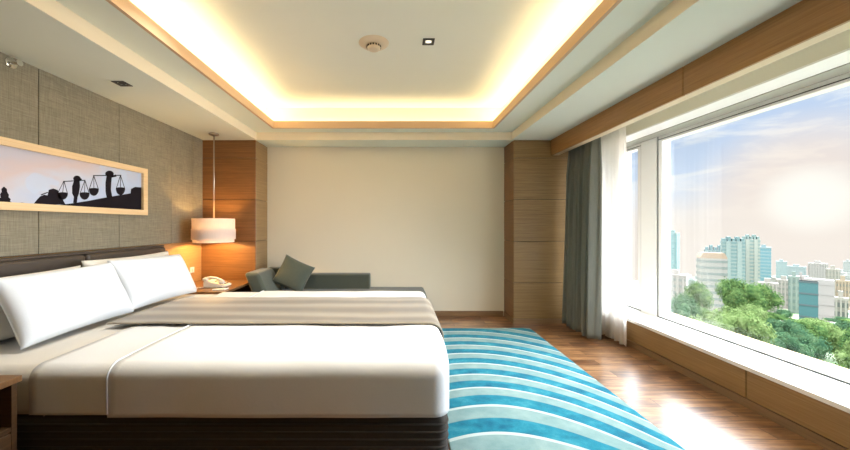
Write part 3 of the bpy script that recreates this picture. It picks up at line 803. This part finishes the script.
obj('deflector', lathe(NB(), [(.004, .058), (.020, .060), (.020, .063)], (spx, spy, spz-.02), 16, RX), M['chrome'], sk, smooth='auto')

# ------------------------------------------------------------------ outside
def gz(Y):                       # hillside falling away from the hotel
    if Y < 90: return -25.0
    if Y < 150: return -25-(Y-90)*.27
    return -41.2-(Y-150)*.128-.0
bm = NB(); rows = []
ys = [12, 20, 40, 60, 90, 105, 120, 135, 150, 180, 220, 270, 330, 400, 500, 640]
for y in ys:
    rows.append([bm.verts.new((x*y*.1, y, gz(y)+(CH)*0)) for x in range(-2, 29)])
for a, b in zip(rows, rows[1:]):
    for i in range(len(a)-1): bm.faces.new((a[i], a[i+1], b[i+1], b[i]))
for f_ in bm.faces: f_.smooth = True
def ground_m(t):
    g = t.n('ShaderNodeNewGeometry').outputs['Position']
    n_ = t.n('ShaderNodeTexNoise', {0: g, 'Scale': .05, 'Detail': 5}).outputs[0]
    v = t.n('ShaderNodeTexVoronoi', {0: g, 'Scale': .09}).outputs['Color']
    c = t.ramp(n_, [(.4, (.06, .12, .05)), (.52, (.16, .19, .12)), (.6, (.34, .32, .27))])
    c = t.mix(.3, c, v, 'SOFT_LIGHT')
    return pbr(t, c, .9)
ST('ground_hillside', bm, mat('hillside_ground', ground_m))

HAZE_TINT = (.62, .66, .62)  # haze colour mixed into the walls of the far houses
EXT = .27          # facade colours scaled darker to offset the boosted sky
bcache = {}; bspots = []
def hazed(col, k): return tuple(a*(1-k)+b*k for a, b in zip(col, HAZE_TINT))
def bmat(name, col):
    key = (name, tuple(round(c, 3) for c in col))
    if key not in bcache: bcache[key] = plain(name, tuple(c_*EXT for c_ in col), .7, .05, .2)
    return bcache[key]
def building(px0, px1, ytop, Y, label, wall, win, floors, dep=.6, yaw=0, frac=.5, piers=0, roof='plain', group='buildings of the city beyond the window', name='apartment_building', cat='building', side_blank=False, base=None):
    c = at((px0+px1)/2, ytop, Y)
    ang = -math.atan2(c.x, c.y)
    dist = math.hypot(c.x, c.y)
    wd = (px1-px0)*Y/F*math.cos(ang)          # width seen across the line of sight
    yw = R(yaw)
    z0 = gz(Y)-2; h = c.z-z0
    k = abs(math.cos(yw))+dep*abs(math.sin(yw)); W_ = wd/k; Dp = W_*dep
    r_ = thing(name, (c.x, c.y, z0), label, cat, group, rz=ang+yw); bspots.append((c.xy, W_))
    mw, mg = bmat('facade_paint', wall), bmat('facade_glazing', win)
    obj('body', box(NB(), -W_/2, W_/2, -Dp/2, Dp/2, 0, h), mw, r_, local=True)
    vis = h
    fh = h/floors
    for k_ in range(floors):
        zb_ = h-(k_+1)*fh+fh*(.5-frac/2)
        e = .10+.002*W_
        bm_ = NB(); box(bm_, -W_/2-(0 if side_blank else e), W_/2*(1 if not side_blank else .98)+(0 if side_blank else e), -Dp/2-e, Dp/2+e, zb_, zb_+fh*frac)
        obj('window_band', bm_, mg, r_, local=True)
    for k_ in range(piers):
        x = -W_/2+W_*(k_+.5)/piers; w2 = W_/piers*.22
        obj('pier', box(NB(), x-w2, x+w2, -Dp/2-.35, -Dp/2, 0, h), mw, r_, local=True)
        if k_ < max(1, int(piers*dep)) and not side_blank:
            y = -Dp/2+Dp*(k_+.5)/max(1, int(piers*dep))
            obj('pier', box(NB(), -W_/2-.35, -W_/2, y-w2, y+w2, 0, h), mw, r_, local=True)
    if roof == 'plain':
        obj('parapet', box(NB(), -W_/2-.2, W_/2+.2, -Dp/2-.2, Dp/2+.2, h, h+fh*.3), mw, r_, local=True)
        obj('roof_hut', box(NB(), -W_*.2, W_*.15, -Dp*.2, Dp*.2, h+fh*.3, h+fh*1.0), mw, r_, local=True)
    if roof == 'orange':
        bm_ = NB(); prism(bm_, [(-W_*.52, h), (W_*.52, h), (W_*.40, h+fh*.9), (-W_*.40, h+fh*.9)], 'y', -Dp*.5, Dp*.5)
        obj('tiled_roof', bm_, bmat('orange_roof', (.72, .50, .33)), r_, local=True)
    if roof == 'crown':
        for q in range(5):
            x = -W_/2+W_*(q+.5)/5
            obj('roof_frame', box(NB(), x-W_*.07, x+W_*.07, -Dp*.45, Dp*.45, h, h+fh*(1.2 if q % 2 else .7)), mg, r_, local=True)
    return r_
G = 'buildings of the city beyond the window'
building(667, 679.5, 234, 330, 'tall teal glass tower at the left edge of the window view', (.32, .52, .50), (.20, .46, .48), 16, .8, -20, .7)
building(696, 727, 266-8, 150, 'pale block with many windows and orange roof left of the big tree', (.66, .62, .55), (.36, .42, .38), 11, .6, 18, .42, 0, 'orange')
building(664, 688, 276, 135, 'low pale pink block beside the window frame behind trees', (.66, .58, .52), (.44, .48, .44), 8, .6, -10, .4, 4)
building(704, 726, 250, 290, 'blue-grey block half hidden behind the orange-roofed building', (.42, .56, .56), (.26, .44, .46), 12, .6, 5, .5, 5, 'crown')
building(720, 745, 241, 262, 'left wing of the tall twin tower with ribbed teal windows', (.48, .60, .56), (.26, .44, .44), 17, .6, 12, .5, 2, 'crown')
building(741, 760, 239, 268, 'pale middle wing of the tall twin tower', (.68, .72, .62), (.40, .56, .52), 17, .7, 12, .45, 2, 'crown')
building(757, 771, 248, 300, 'right blue wing of the tall twin tower', (.46, .64, .66), (.24, .52, .58), 15, .7, 0, .55, 0)
building(804, 834, 279, 112, 'plain white block standing right of a narrow teal glass tower', (.74, .68, .62), (.74, .68, .62), 5, .6, 0, .05, 0, side_blank=True, roof='none')
# its glass strip
c = at(808.5, 281, 105); g0 = thing('glass_stair_tower', (c.x, c.y, gz(112)-2), 'narrow teal glass stair tower on the left of the plain white block', 'building', G, rz=-math.atan2(c.x, c.y))
hh = c.z-(gz(112)-2); obj('body', box(NB(), -1.9, 1.9, -1, 1, 0, hh), bmat('facade_glazing', (.10, .32, .32)), g0, local=True)
for q in range(6): obj('floor_band', box(NB(), -1.95, 1.95, -1.1, 1.1, hh-q*3.6-.5, hh-q*3.6), bmat('facade_glazing', (.16, .24, .24)), g0, local=True)
building(758, 778, 284, 170, 'low cream block with small windows right of the big tree', (.68, .62, .54), (.46, .44, .38), 6, .6, 10, .4, 5)
building(776, 792, 281, 196, 'cream apartment block between the big tree and the white block', (.66, .60, .52), (.44, .44, .38), 6, .6, -6, .4, 4)
building(789, 799, 278, 175, 'narrow sage green block just left of the plain white block', (.44, .54, .46), (.30, .42, .38), 6, .8, 0, .5, 2)
building(797, 805, 277, 200, 'slim pink block peeping out left of the narrow teal glass tower', (.70, .62, .57), (.58, .52, .48), 7, .7, 0, .3, 2)
building(776, 787, 262, 420, 'pale blue-green tower far off in the haze right of the twin tower', (.56, .68, .66), (.50, .65, .64), 10, .7, 0, .4)  # far blocks carry the haze in their pale colours
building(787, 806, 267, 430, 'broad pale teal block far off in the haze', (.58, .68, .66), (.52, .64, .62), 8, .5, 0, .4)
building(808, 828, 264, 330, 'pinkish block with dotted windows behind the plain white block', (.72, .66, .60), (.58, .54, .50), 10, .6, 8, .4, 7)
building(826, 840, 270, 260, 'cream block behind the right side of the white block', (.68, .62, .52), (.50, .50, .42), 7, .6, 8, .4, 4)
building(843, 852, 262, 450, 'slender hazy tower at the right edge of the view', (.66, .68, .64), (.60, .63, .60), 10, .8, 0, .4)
building(836, 850, 282, 190, 'orange and cream block right of the plain white block', (.72, .56, .38), (.44, .42, .34), 5, .6, 8, .4, 4)
building(834, 848, 300, 125, 'low dark-windowed cream house at the right edge among trees', (.68, .62, .52), (.26, .28, .25), 3, .8, 0, .5, 3)
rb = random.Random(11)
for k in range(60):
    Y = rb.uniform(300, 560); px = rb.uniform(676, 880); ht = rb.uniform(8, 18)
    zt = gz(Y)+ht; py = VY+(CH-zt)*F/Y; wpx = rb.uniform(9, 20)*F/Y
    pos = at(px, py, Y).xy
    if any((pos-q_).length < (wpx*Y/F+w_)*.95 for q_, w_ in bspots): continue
    col = hazed(rb.choice([(.70, .62, .52), (.66, .55, .48), (.50, .60, .56), (.72, .70, .64)]), .35)
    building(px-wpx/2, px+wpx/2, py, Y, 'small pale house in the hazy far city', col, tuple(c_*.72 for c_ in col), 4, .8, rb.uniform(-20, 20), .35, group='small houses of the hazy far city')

# trees
def leaf_m(name, c1, c2, c3):
    c1, c2, c3 = (tuple(x*.52+.01 for x in c_) for c_ in (c1, c2, c3))
    def b(t):
        g = t.n('ShaderNodeNewGeometry').outputs['Position']
        n_ = t.n('ShaderNodeTexNoise', {0: g, 'Scale': .9, 'Detail': 4}).outputs[0]
        c = t.ramp(n_, [(.35, c1), (.5, c2), (.66, c3)])
        a = t.n('ShaderNodeBsdfDiffuse', {0: c}).outputs[0]
        tr = t.n('ShaderNodeBsdfTranslucent', {0: c}).outputs[0]
        return t.n('ShaderNodeMixShader', {0: .3, 1: a, 2: tr}).outputs[0]
    return mat(name, b)
LV = [leaf_m('mid_green_leaves', (.05, .13, .035), (.12, .23, .06), (.22, .34, .10)),
      leaf_m('yellow_green_leaves', (.10, .18, .05), (.20, .30, .09), (.31, .42, .16)),
      leaf_m('deep_green_leaves', (.035, .11, .05), (.08, .18, .08), (.15, .26, .12))]
M['bark'] = plain('tree_bark', (.16, .12, .09), .9)
def crown_mesh(seed, n=5200, trunk=.30):
    rnd = random.Random(seed); bm = NB(); blobs = []
    for k in range(13):
        a = rnd.uniform(0, 2*PI); rr = rnd.uniform(0, .62)
        blobs.append((Vector((rr*math.cos(a), rr*math.sin(a), rnd.uniform(.42, .82)-rr*.15)), rnd.uniform(.22, .40)))
    for c_, r_ in blobs:      # dense inner masses
        g = bmesh.ops.create_icosphere(bm, subdivisions=2, radius=r_*.80)
        for v in g['verts']:
            v.co = Vector((v.co.x, v.co.y, v.co.z*.72))*(1+.25*noise.noise(v.co*6+c_*9))+c_
    for k in range(n):
        c_, r_ = rnd.choice(blobs)
        d = Vector((rnd.gauss(0, 1), rnd.gauss(0, 1), rnd.gauss(.15, 1))).normalized()
        p_ = c_+Vector((d.x, d.y, d.z*.75))*r_*rnd.uniform(.80, 1.2)
        s = rnd.uniform(.016, .038); a = Vector((rnd.gauss(0, 1), rnd.gauss(0, 1), rnd.gauss(0, .6))).normalized()
        b = a.cross(d+Vector((.1, .2, .3))).normalized()
        bm.faces.new([bm.verts.new(p_+a*s), bm.verts.new(p_+b*s), bm.verts.new(p_-a*s), bm.verts.new(p_-b*s)])
    me = bpy.data.meshes.new('crown'); bm.to_mesh(me); bm.free(); return me
def trunk_mesh(seed):
    rnd = random.Random(seed); bm = NB()
    tube(bm, [(0, 0, -.1), (.01, 0, .15), (0, .01, .35), (.02, 0, .55)], .04, 8, rad=[.05, .035, .03, .02])
    for k in range(4):
        a = k*PI/2+rnd.random(); tube(bm, [(0, 0, .25), (.15*math.cos(a), .15*math.sin(a), .40), (.32*math.cos(a), .32*math.sin(a), .58)], .02, 6, rad=[.025, .018, .01])
    me = bpy.data.meshes.new('trunk'); bm.to_mesh(me); bm.free(); me.materials.append(M['bark']); return me
crowns = {}
for k in range(3):
    for q in range(2):
        me = crown_mesh(20+k*3+q); me.materials.append(LV[k]); crowns[k, q] = me
trunks = [trunk_mesh(k) for k in range(2)]
spots = []
def tree(px, ytop, Y, wm, kind, label, group='trees outside the window', q=0, rz=0):
    """px, top height and distance; wm: crown width in metres"""
    c = at(px, ytop, Y); z0 = gz(Y); h = c.z-z0; spots.append((c.xy, wm))
    t_ = thing('tree', (c.x, c.y, z0), label, 'tree', group, rz=rz)
    o1 = bpy.data.objects.new('crown', crowns[kind, q]); COL.objects.link(o1); o1.parent = t_
    o2 = bpy.data.objects.new('trunk', trunks[q]); COL.objects.link(o2); o2.parent = t_
    ch_ = min(h, wm*.95)       # crown mesh is about 1.1 high with its underside near .25
    o1.scale = (wm/1.7, wm/1.7, ch_); o1.location = (0, 0, h-ch_*1.05)
    o2.scale = (wm/2, wm/2, h-ch_*.55) ; o2.location = (0, 0, 0)
    return t_
tree(737, 278, 84, 9.5, 0, 'tall round tree standing highest in the middle of the window view')
tree(761, 285, 96, 9.0, 0, 'round tree adjoining the right side of the tallest tree', q=1, rz=1)
tree(697, 283, 80, 7.0, 0, 'pointed green tree in front of the orange-roofed block', q=1)
tree(680, 294, 66, 7.5, 2, 'dark green tree beside the window frame')
tree(668, 300, 60, 6.5, 2, 'dark green tree partly cut off by the left window frame', q=1)
tree(714, 305, 52, 8.0, 1, 'yellow-green tree in the foreground below the orange-roofed block')
tree(738, 311, 43, 6.0, 1, 'yellow-green tree in the foreground below the tallest tree', q=1, rz=2)
rt = random.Random(5)
for k in range(400):
    Y = rt.uniform(30, 95); px = rt.uniform(672, 900)
    top = {True: rt.uniform(10.5, 13), False: rt.uniform(12.5, 16)}[px < 770 and Y < 60]
    if px > 768: top = max(top, (315-VY)*Y/F if Y > 55 else top)
    zt = CH-top-1.0; py = VY+(CH-zt)*F/Y
    wt = rt.uniform(5, 7.5); pos = at(px, py, Y).xy
    if py < 302 or any((pos-q_).length < (wt+w_)*.52 for q_, w_ in spots): continue
    tree(px, py, Y, wt, rt.choice([0, 0, 1, 1, 2]), 'leafy green tree in the dense tree cover below the window', 'dense tree cover below the window', rt.randint(0, 1), rt.uniform(0, 6))
for (px, py, Y, wm, kd, lab) in ((782, 309, 134, 8, 2, 'dark tree below the cream apartment block'), (789, 318, 104, 5, 0, 'mid green tree just left of the narrow teal glass tower'),
                        (845, 318, 100, 8, 2, 'dark tree right of the plain white block'), (770, 312, 115, 8, 0, 'small round tree below the low cream block')):
    tree(px, py, Y, wm, kd, lab)
